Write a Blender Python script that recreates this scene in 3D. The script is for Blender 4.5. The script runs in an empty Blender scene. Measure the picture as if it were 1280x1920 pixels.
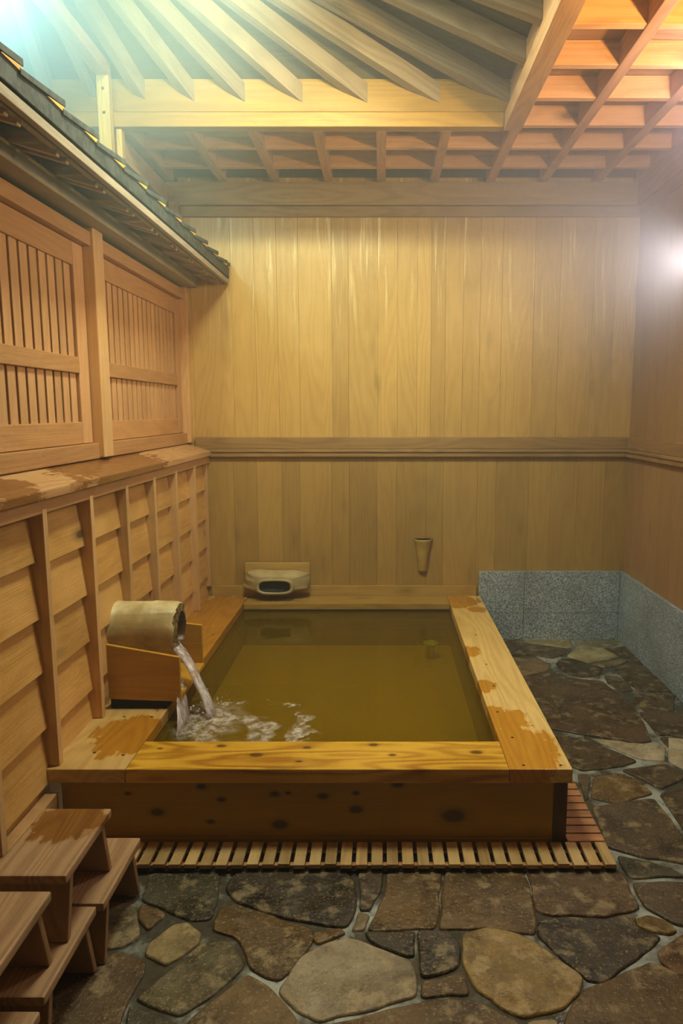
import bpy, bmesh, math, random
from mathutils import Vector, Matrix, noise as mnoise
random.seed(7)
SC = bpy.context.scene
COL = SC.collection
# ------------------------------------------------------------------ camera model (used to measure the floor too)
F, CX, CY, TH, H = 1331.0, 713.0, 960.0, math.radians(8.1), 1.65
CT, ST = math.cos(TH), math.sin(TH)
def ray(px, py):
    a = (px - CX) / F; b = -(py - CY) / F
    return (a, CT + b * ST, -ST + b * CT)
def onZ(px, py, z):
    r = ray(px, py); t = (z - H) / r[2]; return (r[0] * t, r[1] * t, z)
def onY(px, py, y):
    r = ray(px, py); t = y / r[1]; return (r[0] * t, y, H + r[2] * t)

# ------------------------------------------------------------------ material helpers
class NT:
    def __init__(s, name):
        s.m = bpy.data.materials.new(name); s.m.use_nodes = True
        s.t = s.m.node_tree; s.t.nodes.clear()
        s.out = s.t.nodes.new('ShaderNodeOutputMaterial')
    def n(s, typ, ins=None, **props):
        nd = s.t.nodes.new('ShaderNode' + typ)
        for k, v in props.items(): setattr(nd, k, v)
        for k, v in (ins or {}).items(): s.put(nd, k, v)
        return nd
    def put(s, nd, k, v):
        sock = nd.inputs[k]
        if isinstance(v, bpy.types.NodeSocket): s.t.links.new(v, sock)
        else: sock.default_value = v
    def math(s, op, a, b=None, c=None, clamp=False):
        nd = s.n('Math', operation=op, use_clamp=clamp)
        s.put(nd, 0, a)
        if b is not None: s.put(nd, 1, b)
        if c is not None: s.put(nd, 2, c)
        return nd.outputs[0]
    def vmath(s, op, a, b=None):
        nd = s.n('VectorMath', operation=op); s.put(nd, 0, a)
        if b is not None: s.put(nd, 1, b)
        return nd.outputs['Value'] if op in ('LENGTH', 'DISTANCE') else nd.outputs[0]
    def mix(s, f, a, b, blend='MIX'):
        nd = s.n('Mix', data_type='RGBA', blend_type=blend); s.put(nd, 0, f)
        s.put(nd, 6, a); s.put(nd, 7, b); return nd.outputs[2]
    def mr(s, v, a, b, c=0.0, d=1.0, smooth=True):
        nd = s.n('MapRange', interpolation_type='SMOOTHSTEP' if smooth else 'LINEAR')
        for k, x in zip(('Value', 'From Min', 'From Max', 'To Min', 'To Max'), (v, a, b, c, d)): s.put(nd, k, x)
        return nd.outputs[0]
    def noise(s, vec, scale, detail=4.0, rough=0.55, dist=0.0):
        nd = s.n('TexNoise', {'Vector': vec, 'Scale': scale, 'Detail': detail, 'Roughness': rough, 'Distortion': dist})
        return nd.outputs['Fac']

def rgb(r, g, b):
    f = lambda c: ((c / 255) / 12.92) if c / 255 <= 0.04045 else (((c / 255) + 0.055) / 1.055) ** 2.4
    return (f(r), f(g), f(b), 1.0)

def wood(name, light, dark, axis='Z', rough=0.55, knots=1.0, wet=None, wetcol=None, ringscale=1.0, contrast=1.0, bump=0.25, var=0.25, spots=None, dryage=0.0, glint_streak=None):
    """light/dark sRGB; axis = grain direction; wet = list of (x,y,z,r) centres in object space or float threshold"""
    N = NT(name)
    co = N.n('TexCoord').outputs['Object']
    rnd = N.n('Attribute', attribute_name='rnd').outputs['Fac']
    off = N.n('CombineXYZ', {0: N.math('MULTIPLY', rnd, 13.7), 1: N.math('MULTIPLY', rnd, 7.3), 2: N.math('MULTIPLY', rnd, 9.1)}).outputs[0]
    p = N.vmath('ADD', co, off)
    def stretch(a, b):
        s = {'X': (a, b, b), 'Y': (b, a, b), 'Z': (b, b, a)}[axis]
        return N.vmath('MULTIPLY', p, s)
    # warp for cathedral grain
    warp = N.noise(stretch(1.1, 3.5), 1.0, 2.0, 0.5)
    st = stretch(0.9, 9.0)
    rings = N.math('SINE', N.math('MULTIPLY', N.math('ADD', N.noise(st, 0.55 * ringscale, 1.5, 0.4), N.math('MULTIPLY', warp, 0.35)), 85.0))
    rings = N.math('MULTIPLY_ADD', rings, 0.5, 0.5)
    rings = N.math('POWER', rings, 1.6)
    fine = N.noise(stretch(2.5, 160.0), 1.0, 3.0, 0.6)
    broad = N.noise(stretch(1.0, 3.0), 1.3, 3.0, 0.55)
    fac = N.math('ADD', N.math('MULTIPLY', rings, 0.20 * contrast), N.math('MULTIPLY', fine, 0.40))
    fac = N.math('ADD', fac, N.math('MULTIPLY', broad, 0.45))
    fac = N.mr(fac, 0.28, 0.95, 0, 1, False)
    colr = N.mix(fac, rgb(*light), rgb(*dark))
    hs = N.n('HueSaturation', {'Color': colr, 'Value': N.math('MULTIPLY_ADD', rnd, var, 1.0 - var / 2), 'Saturation': 1.0})
    colr = hs.outputs[0]
    if dryage:
        ag = N.mr(N.noise(p, 2.3, 4, 0.6), 0.42, 0.7)
        colr = N.mix(N.math('MULTIPLY', ag, dryage), colr, rgb(min(255, light[0] + 22), min(255, light[1] + 22), min(255, light[2] + 25)))
    rg = N.math('MULTIPLY_ADD', fine, 0.25, rough - 0.12)
    if knots:
        vs = {'X': (1.1, 3.4, 3.4), 'Y': (3.4, 1.1, 3.4), 'Z': (3.4, 3.4, 1.1)}[axis]
        v = N.n('TexVoronoi', {'Vector': N.vmath('MULTIPLY', p, vs), 'Scale': 1.6, 'Randomness': 1.0})
        k = N.mr(v.outputs['Distance'], 0.11, 0.22, 1.0, 0.0)
        k2 = N.mr(v.outputs['Distance'], 0.06, 0.12, 1.0, 0.0)
        kc = tuple(c * 0.55 for c in dark)
        colr = N.mix(N.math('MULTIPLY', k, 0.45 * knots), colr, rgb(*kc))
        colr = N.mix(N.math('MULTIPLY', k2, 0.8 * knots), colr, rgb(*(c * 0.6 for c in kc)))
    if spots:
        d = None
        sc = {'X': (.6, 1, 1), 'Y': (1, .6, 1), 'Z': (1, 1, .6)}[axis]
        for (x, y, z, r) in spots:
            q = N.math('DIVIDE', N.vmath('LENGTH', N.vmath('MULTIPLY', N.vmath('SUBTRACT', co, (x, y, z)), sc)), r)
            d = q if d is None else N.math('MINIMUM', d, q)
        colr = N.mix(N.mr(d, .7, 1.9, .35, 0), colr, rgb(*(c * .62 for c in dark)))
        colr = N.mix(N.mr(d, .6, 1.1, .8, 0), colr, rgb(*(c * .5 for c in dark)))
    if glint_streak:
        z0, z1, sc_ = glint_streak
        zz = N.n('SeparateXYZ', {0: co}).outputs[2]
        m = N.math('MULTIPLY', N.mr(zz, z0, z1), N.mr(N.noise(stretch(1.6, 26.0), 1.0, 3, .6), .56, .70))  # pale lamp-reflection streaks painted into the upper plank colour
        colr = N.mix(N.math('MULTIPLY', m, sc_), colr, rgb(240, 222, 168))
    if wet is not None:
        if isinstance(wet, (int, float)):
            wm = N.mr(N.math('ADD', N.noise(co, 3.1, 5, 0.6, 0.3), N.math('MULTIPLY', N.noise(stretch(4, 50), 1.0, 3), 0.12)), wet, wet + 0.03)
        else:
            d = None
            for (x, y, z, r) in wet:
                q = N.math('SUBTRACT', 1.0, N.math('DIVIDE', N.vmath('DISTANCE', co, (x, y, z)), r))
                d = q if d is None else N.math('MAXIMUM', d, q)
            nn = N.math('MULTIPLY', N.math('SUBTRACT', N.noise(co, 11.0, 5, 0.6, 0.4), 0.5), 1.3)
            nn = N.math('ADD', nn, N.math('MULTIPLY', N.math('SUBTRACT', N.noise(stretch(5, 60), 1.0, 3), 0.5), 0.7))
            wm = N.mr(N.math('ADD', d, nn), 0.0, 0.2)
        wc = N.mix(1.0, colr, rgb(*(wetcol or (200, 150, 80))), 'MULTIPLY')
        colr = N.mix(wm, colr, wc)
        rg = N.n('Mix', data_type='FLOAT', **{}); 
        N.put(rg, 0, wm); N.put(rg, 2, rough); N.put(rg, 3, 0.22); rg = rg.outputs[0]
    hgt = fine
    bp = N.n('Bump', {'Height': hgt, 'Strength': bump, 'Distance': 0.004})
    b = N.n('BsdfPrincipled', {'Base Color': colr, 'Roughness': rg, 'Normal': bp.outputs[0]})
    N.t.links.new(b.outputs[0], N.out.inputs[0])
    return N.m

def simple(name, c, rough=0.6, nscale=20.0, amt=0.3, bump=0.2, spec=0.5):
    N = NT(name); co = N.n('TexCoord').outputs['Object']
    n = N.noise(co, nscale, 5)
    col = N.mix(N.mr(n, .3, .7), rgb(*c), rgb(*(x * (1 - amt) for x in c)))
    bp = N.n('Bump', {'Height': n, 'Strength': bump, 'Distance': 0.005})
    b = N.n('BsdfPrincipled', {'Base Color': col, 'Roughness': rough, 'Normal': bp.outputs[0], 'Specular IOR Level': spec})
    N.t.links.new(b.outputs[0], N.out.inputs[0]); return N.m

# ------------------------------------------------------------------ mesh helpers
class MB:
    def __init__(s):
        s.b = bmesh.new(); s.r = s.b.faces.layers.float.new('rnd')
        s.col = None
    def faces_set(s, faces, rnd, mi=0):
        for f in faces: f[s.r] = rnd; f.material_index = mi
    def box(s, x0, x1, y0, y1, z0, z1, rnd=None, bev=0.002, mi=0, M=None):
        rnd = random.random() if rnd is None else rnd
        vs = [s.b.verts.new((x, y, z)) for x in (x0, x1) for y in (y0, y1) for z in (z0, z1)]
        idx = [(0, 1, 3, 2), (4, 6, 7, 5), (0, 4, 5, 1), (2, 3, 7, 6), (0, 2, 6, 4), (1, 5, 7, 3)]
        fs = [s.b.faces.new([vs[i] for i in f]) for f in idx]
        s.faces_set(fs, rnd, mi)
        if bev:
            es = list({e for f in fs for e in f.edges})
            r = bmesh.ops.bevel(s.b, geom=es, offset=bev, segments=2, affect='EDGES', profile=0.6)
            allv = {v for f in r['faces'] for v in f.verts} | {v for v in vs if v.is_valid}
            fs2 = {f for v in allv for f in v.link_faces}
            s.faces_set(fs2, rnd, mi); vs = list(allv)
        if M is not None:
            for v in vs: v.co = M @ v.co
        return vs
    def hexa(s, pts, rnd=None, bev=0.002, mi=0):
        """8 pts ordered: (x0y0z0),(x0y0z1),(x0y1z0),(x0y1z1),(x1y0z0),(x1y0z1),(x1y1z0),(x1y1z1)"""
        rnd = random.random() if rnd is None else rnd
        vs = [s.b.verts.new(p) for p in pts]
        idx = [(0, 1, 3, 2), (4, 6, 7, 5), (0, 4, 5, 1), (2, 3, 7, 6), (0, 2, 6, 4), (1, 5, 7, 3)]
        fs = [s.b.faces.new([vs[i] for i in f]) for f in idx]
        s.faces_set(fs, rnd, mi)
        if bev:
            es = list({e for f in fs for e in f.edges})
            r = bmesh.ops.bevel(s.b, geom=es, offset=bev, segments=2, affect='EDGES', profile=0.6)
            allv = {v for f in r['faces'] for v in f.verts} | {v for v in vs if v.is_valid}
            s.faces_set({f for v in allv for f in v.link_faces}, rnd, mi)
    def beam(s, p0, p1, w, h, rnd=None, bev=0.003, up=(0, 0, 1)):
        """rectangular bar between two points; p are centre of section"""
        p0, p1 = Vector(p0), Vector(p1); d = (p1 - p0).normalized()
        side = d.cross(Vector(up)).normalized(); u = side.cross(d).normalized()
        pts = []
        for sx in (-1, 1):
            for q in (p0, p1):
                for sz in (-1, 1): pts.append(q + side * sx * w / 2 + u * sz * h / 2)
        s.hexa(pts, rnd, bev)
    def rings(s, rings, mi=0, rnd=0.5, cap0=True, cap1=True, smooth=True):
        R = [[s.b.verts.new(p) for p in r] for r in rings]
        n = len(R[0]); fs = []
        for a, b in zip(R[:-1], R[1:]):
            for i in range(n):
                fs.append(s.b.faces.new((a[i], a[(i + 1) % n], b[(i + 1) % n], b[i])))
        if cap0: fs.append(s.b.faces.new(list(reversed(R[0]))))
        if cap1: fs.append(s.b.faces.new(R[-1]))
        s.faces_set(fs, rnd, mi)
        for f in fs: f.smooth = smooth
        return fs
    def build(s, name, mats, parent=None, loc=None, label=None, cat=None, group=None, kind=None):
        bmesh.ops.recalc_face_normals(s.b, faces=s.b.faces)
        loc = Vector(loc) if loc is not None else (Vector((0, 0, 0)) if parent is None else None)
        me = bpy.data.meshes.new(name)
        if parent is not None:
            pl = parent.get('_w', None); org = Vector(pl) if pl is not None else Vector((0, 0, 0))
        else: org = loc
        for v in s.b.verts: v.co -= org
        s.b.to_mesh(me); s.b.free()
        for m in (mats if isinstance(mats, (list, tuple)) else [mats]): me.materials.append(m)
        o = bpy.data.objects.new(name, me); COL.objects.link(o)
        if parent is not None: o.parent = parent; o['_w'] = list(org)
        else: o.location = loc; o['_w'] = list(org)
        tag(o, label, cat, group, kind)
        return o
def tag(o, label=None, cat=None, group=None, kind=None):
    if label: o['label'] = label
    if cat: o['category'] = cat
    if group: o['group'] = group
    if kind: o['kind'] = kind
    return o
def thing(name, loc, label, cat, group=None, kind=None):
    o = bpy.data.objects.new(name, None); COL.objects.link(o); o.location = loc; o['_w'] = list(loc)
    o.empty_display_size = 0.1
    return tag(o, label, cat, group, kind)
def copy_tree(o, parent=None):
    c = o.copy(); COL.objects.link(c); c.parent = parent
    for ch in list(o.children): copy_tree(ch, c)
    return c

# ------------------------------------------------------------------ materials
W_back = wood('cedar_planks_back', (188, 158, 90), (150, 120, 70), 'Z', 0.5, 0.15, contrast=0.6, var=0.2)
W_backup = wood('cedar_planks_back_upper', (212, 180, 112), (176, 144, 84), 'Z', 0.34, 0.2, contrast=0.7, var=0.2, glint_streak=(1.9, 2.7, .8))
W_right = wood('cedar_planks_right', (182, 146, 102), (142, 110, 72), 'Z', 0.72, 0.2, contrast=.4, var=0.16)
W_railx = wood('rail_wood_x', (176, 146, 96), (132, 102, 60), 'X', 0.5, 0.2)
W_raily = wood('rail_wood_y', (182, 148, 104), (136, 102, 66), 'Y', 0.5, 0.2)
W_clap = wood('clapboard_wood', (212, 170, 100), (170, 124, 62), 'Y', 0.55, 0.9, ringscale=0.9, contrast=0.7, var=0.22, dryage=0.5)
W_batten = wood('batten_wood', (222, 186, 134), (184, 142, 94), 'Z', 0.55, 0.1, contrast=0.6)
W_lat = wood('lattice_wood', (214, 172, 124), (176, 132, 90), 'Z', 0.55, 0.1, contrast=0.6, var=0.15)
W_laty = wood('lattice_rail_wood', (202, 158, 108), (162, 118, 76), 'Y', 0.55, 0.15, contrast=0.7)
W_dark = wood('shadowed_backing_wood', (70, 50, 36), (45, 32, 24), 'Z', 0.8, 0)
W_shelf = wood('sill_board_wood', (206, 166, 116), (168, 122, 78), 'Y', 0.55, 0.2, wet=[(0.02, 1.6, 0, 0.62), (.0, .55, 0, .2)], wetcol=(190, 172, 146))
W_beam = wood('golden_beam_wood', (172, 132, 40), (132, 94, 20), 'X', 0.5, 0.3, ringscale=0.8, contrast=0.9)
W_post = wood('golden_post_wood', (212, 180, 98), (168, 132, 60), 'Z', 0.5, 0.2)
W_raft = wood('rafter_wood', (156, 138, 110), (116, 98, 76), 'X', 0.6, 0.5)
W_beamy = wood('side_beam_wood', (190, 150, 108), (140, 104, 72), 'Y', 0.55, 0.3)
W_joist = wood('joist_wood', (198, 150, 110), (150, 106, 74), 'Y', 0.55, 0.3)
W_cross = wood('cross_batten_wood', (222, 172, 116), (182, 128, 74), 'X', 0.5, 0.6)
W_board = wood('ceiling_board_wood', (176, 136, 100), (134, 98, 68), 'X', 0.6, 0.2)
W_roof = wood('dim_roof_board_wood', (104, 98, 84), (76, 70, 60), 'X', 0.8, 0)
W_front = wood('tub_front_wood', (186, 146, 10), (150, 112, 6), 'X', 0.35, 0, contrast=0.35, var=0.1, bump=0.1, spots=[(-0.427, -1.191, 0.245, 0.012), (-0.15, -1.191, 0.215, 0.012), (-0.597, -1.191, 0.141, 0.017), (-0.352, -1.191, 0.193, 0.011), (-0.396, -1.191, 0.102, 0.01), (0.032, -1.191, 0.206, 0.014), (0.157, -1.191, 0.219, 0.009), (0.157, -1.191, 0.152, 0.017), (-0.132, -1.191, 0.091, 0.02), (0.314, -1.191, 0.255, 0.015), (-0.099, -1.191, 0.219, 0.007), (0.528, -1.191, 0.126, 0.03), (-0.705, -1.191, 0.217, 0.008)])
W_rimf = wood('wet_golden_rim_wood', (226, 182, 66), (160, 108, 20), 'X', 0.24, 1.0, ringscale=1.3, contrast=2.0, var=0.05, bump=0.12, dryage=.35, spots=[(-0.385, -1.025, 0.325, 0.013), (-0.233, -1.101, 0.325, 0.018), (-0.042, -1.039, 0.325, 0.011), (0.222, -1.016, 0.325, 0.013), (0.296, -1.101, 0.325, 0.01), (0.626, -1.079, 0.325, 0.016), (-0.623, -1.048, 0.325, 0.007), (-0.061, -1.152, 0.325, 0.009)])
W_riml = wood('left_rim_wood', (214, 182, 118), (176, 136, 74), 'Y', 0.5, 0, contrast=1.0, var=0.05, wet=[(-.77 , -.92, .33, .20), (-.78, -.35, .33, .34), (-.75, .2, .33, .5), (-.75, .9, .33, .5)], wetcol=(228, 196, 110))
W_rimr = wood('right_rim_wood', (228, 200, 132), (190, 154, 84), 'Y', 0.48, 0, ringscale=1.2, contrast=1.1, var=0.05, wet=[(.76, -1.0, .33, .20), (.75, -.78, .33, .14), (.73, -.4, .33, .09), (.73, .1, .33, .10), (.75, 1.15, .33, .2), (.9, .95, .33, .08), (.86, -1.16, .33, .09), (.78, -1.2, .33, .08)], wetcol=(228, 194, 108))
W_rimb = wood('back_rim_wood', (190, 158, 84), (144, 112, 48), 'X', 0.4, 0.4)
W_trim = wood('back_trim_wood', (200, 170, 100), (166, 132, 66), 'X', 0.5, 0.3)
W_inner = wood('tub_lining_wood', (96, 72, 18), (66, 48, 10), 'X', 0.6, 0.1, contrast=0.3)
W_floorb = wood('tub_floor_wood', (190, 154, 14), (170, 134, 8), 'Y', 0.7, 0.0, contrast=0.3)
W_slat = wood('duckboard_slat_wood', (204, 178, 124), (150, 114, 66), 'Y', 0.5, 0.2, var=0.4, dryage=0.5)
W_slatx = wood('duckboard_side_wood', (196, 146, 102), (150, 104, 66), 'X', 0.5, 0.2, var=0.3)
W_stool = wood('stool_wood', (194, 162, 126), (140, 108, 76), 'Y', 0.5, 0.2, ringscale=1.2, contrast=1.2, var=0.1)
W_stoolw = wood('stool_wood_wet', (194, 162, 126), (140, 108, 76), 'Y', 0.48, 0.2, ringscale=1.2, contrast=1.2, var=0.1, wet=[(0.0, 0.10, .19, .12)], wetcol=(205, 176, 120))
W_stoolz = wood('stool_leg_wood', (178, 144, 108), (134, 102, 72), 'Z', 0.5, 0.2, var=0.1)
W_shake = simple('weathered_roof_shake', (84, 90, 84), 0.7, 30, 0.4, 0.5)
W_eave = wood('eave_board_wood', (182, 170, 148), (146, 134, 114), 'Y', 0.6, 0.1)
W_trough = wood('trough_board_wood', (208, 164, 62), (170, 124, 34), 'X', 0.4, 0.5, contrast=0.8, var=0.05)
W_pipe = None
def mat_bamboo():
    N = NT('weathered_bamboo_log'); co = N.n('TexCoord').outputs['Object']
    st = N.vmath('MULTIPLY', co, (3.0, 40, 40))
    f = N.noise(st, 1.0, 4); g = N.noise(co, 7, 5, .6)
    c = N.mix(N.mr(g, .35, .7), rgb(226, 212, 164), rgb(180, 160, 110))
    c = N.mix(N.mr(f, .55, .75, 0, .5), c, rgb(112, 88, 48))
    bp = N.n('Bump', {'Height': f, 'Strength': .3, 'Distance': .004})
    b = N.n('BsdfPrincipled', {'Base Color': c, 'Roughness': .45, 'Normal': bp.outputs[0]})
    N.t.links.new(b.outputs[0], N.out.inputs[0]); return N.m
W_pipe = mat_bamboo()
M_pipein = simple('pipe_inside_brown', (120, 78, 26), 0.4, 30, 0.4)
M_cut = simple('pipe_cut_end', (158, 134, 84), 0.5, 60, 0.55, 0.8)
M_outlet = simple('carved_outlet_stone', (200, 182, 134), 0.55, 9, 0.14, 0.4)
M_hole = simple('outlet_dark_inside', (40, 34, 22), 0.6, 10, .3)
M_nail = simple('dark_nail_plug', (58, 34, 12), 0.6, 40)
M_cup = simple('bamboo_holder', (200, 172, 96), 0.45, 10, 0.15)
M_black = simple('painted_gap_shade', (26, 20, 14), 0.9, 10)

def mat_granite():
    N = NT('speckled_grey_granite'); co = N.n('TexCoord').outputs['Object']
    v = N.n('TexVoronoi', {'Vector': co, 'Scale': 85.0}); n = N.noise(co, 105, 3, .7); n2 = N.noise(co, 3, 3)
    sp = N.mr(n, .50, .62)
    c = N.mix(N.mr(v.outputs['Distance'], .2, .75), rgb(138, 158, 176), rgb(186, 204, 220))
    c = N.mix(sp, c, rgb(236, 240, 236))
    c = N.mix(N.mr(N.noise(co, 130, 2), .56, .62, 0, .9), c, rgb(64, 70, 72))
    c = N.mix(N.mr(n2, .3, .7, 0, .35), c, rgb(104, 112, 112))
    b = N.n('BsdfPrincipled', {'Base Color': c, 'Roughness': .42})
    N.t.links.new(b.outputs[0], N.out.inputs[0]); return N.m
M_gran = mat_granite()

def mat_stone():
    N = NT('flagstone'); co = N.n('TexCoord').outputs['Object']
    col = N.n('Attribute', attribute_name='stone').outputs['Color']
    rnd = N.n('Attribute', attribute_name='rnd').outputs['Fac']
    p = N.vmath('ADD', co, N.n('CombineXYZ', {0: N.math('MULTIPLY', rnd, 9.0), 1: N.math('MULTIPLY', rnd, 5.0), 2: 0.0}).outputs[0])
    n1 = N.noise(p, 4.5, 6, .62, .4); n2 = N.noise(p, 60, 5, .7); n3 = N.noise(p, 13, 5, .65)
    c = N.mix(N.mr(n1, .34, .68, 0, .75), col, N.mix(1.0, col, rgb(118, 108, 92), 'MULTIPLY'))
    c = N.mix(N.mr(N.math('ADD', n3, N.math('MULTIPLY', N.math('SUBTRACT', n1, .5), .6)), .50, .68, 0, .75), c, N.mix(1.0, N.mix(.5, col, rgb(216, 200, 166)), rgb(240, 235, 222), 'MULTIPLY'))
    c = N.mix(N.mr(n2, .5, .75, 0, .45), c, rgb(30, 24, 16))
    c = N.mix(N.mr(N.noise(p, 110, 2), .60, .68, 0, .5), c, rgb(190, 168, 120))
    h = N.math('ADD', N.math('MULTIPLY', n3, .7), N.math('MULTIPLY', n2, .35))
    bp = N.n('Bump', {'Height': h, 'Strength': .8, 'Distance': .014})
    rg = N.mr(N.noise(p, 5, 4, .6), .35, .7, .16, .6)
    b = N.n('BsdfPrincipled', {'Base Color': c, 'Roughness': rg, 'Normal': bp.outputs[0], 'Specular IOR Level': .5})
    N.t.links.new(b.outputs[0], N.out.inputs[0]); return N.m
M_stone = mat_stone()
def mat_mortar():
    N = NT('wet_mortar'); co = N.n('TexCoord').outputs['Object']
    n = N.noise(co, 2.2, 5, .65, .3); n2 = N.noise(co, 45, 4)
    c = N.mix(N.mr(n, .46, .60), rgb(88, 86, 76), rgb(176, 182, 174))
    c = N.mix(N.mr(n2, .5, .7, 0, .5), c, rgb(48, 44, 36))
    bp = N.n('Bump', {'Height': n2, 'Strength': .5, 'Distance': .006})
    b = N.n('BsdfPrincipled', {'Base Color': c, 'Roughness': N.mr(n, .4, .65, .12, .55), 'Normal': bp.outputs[0]})
    N.t.links.new(b.outputs[0], N.out.inputs[0]); return N.m
M_mortar = mat_mortar()

def mat_water():
    N = NT('tub_water_surface'); co = N.n('TexCoord').outputs['Object']
    n = N.noise(N.vmath('MULTIPLY', co, (1.0, 1.6, 1.0)), 7.0, 3, .5, .3)
    d = N.vmath('DISTANCE', co, (-.72, 3.05, .265))
    rip = N.math('SINE', N.math('MULTIPLY', d, 75.0))
    rip = N.math('MULTIPLY', rip, N.mr(d, .05, .55, .35, 0))
    h = N.math('ADD', n, rip)
    bp = N.n('Bump', {'Height': h, 'Strength': .12, 'Distance': .02})
    gl = N.n('BsdfGlossy', {'Color': (1, .97, .9, 1), 'Roughness': .07, 'Normal': bp.outputs[0]})
    tr = N.n('BsdfTransparent', {'Color': (.74, .71, .10, 1)})
    mk = N.n('BsdfDiffuse', {'Color': rgb(140, 116, 0)})
    m1 = N.n('MixShader', {0: .34, 1: tr.outputs[0], 2: mk.outputs[0]})
    fr = N.n('Fresnel', {'IOR': 1.33, 'Normal': bp.outputs[0]})
    m2 = N.n('MixShader', {0: fr.outputs[0], 1: m1.outputs[0], 2: gl.outputs[0]})
    N.t.links.new(m2.outputs[0], N.out.inputs[0]); return N.m
M_water = mat_water()
def mat_foam():
    N = NT('splash_foam'); co = N.n('TexCoord').outputs['Object']
    w = N.vmath('ADD', co, N.vmath('MULTIPLY', N.vmath('SUBTRACT', N.n('TexNoise', {'Vector': co, 'Scale': 7.0, 'Detail': 4.0}).outputs['Color'], (.5, .5, .5)), (.26, .26, 0)))
    x = N.n('SeparateXYZ', {0: w}).outputs
    # object space is centred on the spot where the stream lands
    d = N.vmath('LENGTH', N.vmath('MULTIPLY', w, (1, 1, 0)))
    core = N.mr(N.vmath('LENGTH', N.vmath('MULTIPLY', N.vmath('SUBTRACT', w, (-.02, -.03, 0)), (1, .8, 0))), .04, .20, 1, 0)
    d2 = N.vmath('LENGTH', N.vmath('MULTIPLY', N.vmath('SUBTRACT', w, (.10, -.14, 0)), (1, 1.1, 0)))
    r1 = N.mr(N.math('ABSOLUTE', N.math('SUBTRACT', d2, .15)), .015, .06, 1, 0)
    d3 = N.vmath('LENGTH', N.vmath('MULTIPLY', N.vmath('SUBTRACT', w, (.16, -.08, 0)), (1, 1, 0)))
    r2 = N.mr(N.math('ABSOLUTE', N.math('SUBTRACT', d3, .26)), .012, .05, 1, 0)
    brk = N.mr(N.noise(co, 7, 4, .65, .5), .46, .54)
    lace = N.mr(N.noise(co, 20, 6, .7), .34, .66, .05, 1)
    a = N.math('MAXIMUM', core, N.math('MAXIMUM', N.math('MULTIPLY', r1, .85), N.math('MULTIPLY', r2, brk)))
    a = N.math('MULTIPLY', N.math('MULTIPLY', a, lace), .9)
    df = N.n('BsdfPrincipled', {'Base Color': rgb(222, 214, 204), 'Roughness': .4})
    m = N.n('MixShader', {0: a, 1: N.n('BsdfTransparent').outputs[0], 2: df.outputs[0]})
    N.t.links.new(m.outputs[0], N.out.inputs[0]); return N.m
M_foam = mat_foam()
def mat_stream():
    N = NT('falling_water'); co = N.n('TexCoord').outputs['Object']
    n = N.noise(N.vmath('MULTIPLY', co, (30, 30, 7)), 1.0, 4, .6, .2)
    bp = N.n('Bump', {'Height': n, 'Strength': .6, 'Distance': .01})
    df = N.n('BsdfPrincipled', {'Base Color': rgb(236, 228, 228), 'Roughness': .15, 'Normal': bp.outputs[0]})
    tr = N.n('BsdfTransparent', {'Color': (.88, .82, .8, 1)})
    m = N.n('MixShader', {0: N.mr(n, .36, .66, .25, .85), 1: tr.outputs[0], 2: df.outputs[0]})
    N.t.links.new(m.outputs[0], N.out.inputs[0]); return N.m
M_stream = mat_stream()
M_ring = simple('pale_green_ring', (200, 214, 170), .4, 20, .2)

# ================================================================== FLOOR
RZ = .325         # rim top
YW = 5.03         # back wall face
XR = 1.755        # right wall face
XL = -1.27        # lower left wall face
stones = []
DK, DG, BR, TN, GT, LT, PU = (80, 72, 58), (88, 86, 68), (122, 100, 66), (172, 154, 112), (138, 126, 98), (196, 184, 156), (104, 90, 72)
def S(c, *p): stones.append((c, p))
S(DG, (283,1638),(406,1632),(412,1645),(397,1721),(353,1724),(266,1684))
S(DK, (445,1636),(480,1632),(642,1629),(664,1645),(668,1702),(646,1737),(585,1728),(506,1710),(445,1689),(425,1667),(430,1645))
S(PU, (675,1632),(716,1630),(710,1671),(694,1702),(675,1704))
S(GT, (672,1708),(694,1713),(683,1741),(657,1741))
S(BR, (725,1632),(827,1629),(823,1680),(818,1737),(750,1740),(690,1743),(705,1712),(722,1672))
S(BR, (834,1629),(978,1628),(987,1645),(1000,1702),(1004,1750),(974,1748),(908,1737),(825,1739))
S((122,100,74), (989,1630),(1157,1628),(1171,1645),(1197,1702),(1131,1715),(1066,1711),(1035,1715),(1006,1706))
S(DK, (1009,1724),(1066,1717),(1131,1721),(1188,1711),(1200,1740),(1240,1755),(1227,1772),(1192,1794),(1131,1837),(1101,1837),(1087,1824),(1035,1776),(1009,1750))
S((140,112,56), (1195,1722),(1215,1716),(1250,1727),(1268,1741),(1258,1749),(1225,1746),(1200,1735))
S((172,146,92), (871,1746),(917,1739),(965,1750),(1004,1767),(1035,1789),(1092,1833),(1087,1859),(1061,1886),(978,1907),(939,1886),(891,1851),(864,1794))
S(DK, (686,1748),(777,1746),(774,1789),(760,1790),(720,1774),(697,1762))
S(DK, (783,1743),(838,1743),(858,1763),(860,1811),(790,1831))
S(BR, (792,1838),(869,1820),(877,1861),(792,1870))
S((178,166,138), (524,1857),(545,1815),(563,1794),(610,1768),(655,1757),(700,1770),(770,1800),(780,1830),(782,1865),(730,1880),(700,1890),(640,1900),(600,1915),(560,1893))
S(BR, (410,1706),(436,1693),(506,1713),(585,1741),(589,1759),(567,1789),(521,1837),(497,1831),(467,1811),(458,1781),(438,1754),(397,1743))
S(BR, (592,1746),(637,1739),(646,1748),(620,1759),(598,1767),(589,1757))
S(TN, (281,1767),(322,1735),(349,1730),(375,1746),(373,1767),(340,1789),(305,1809),(272,1785))
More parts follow.
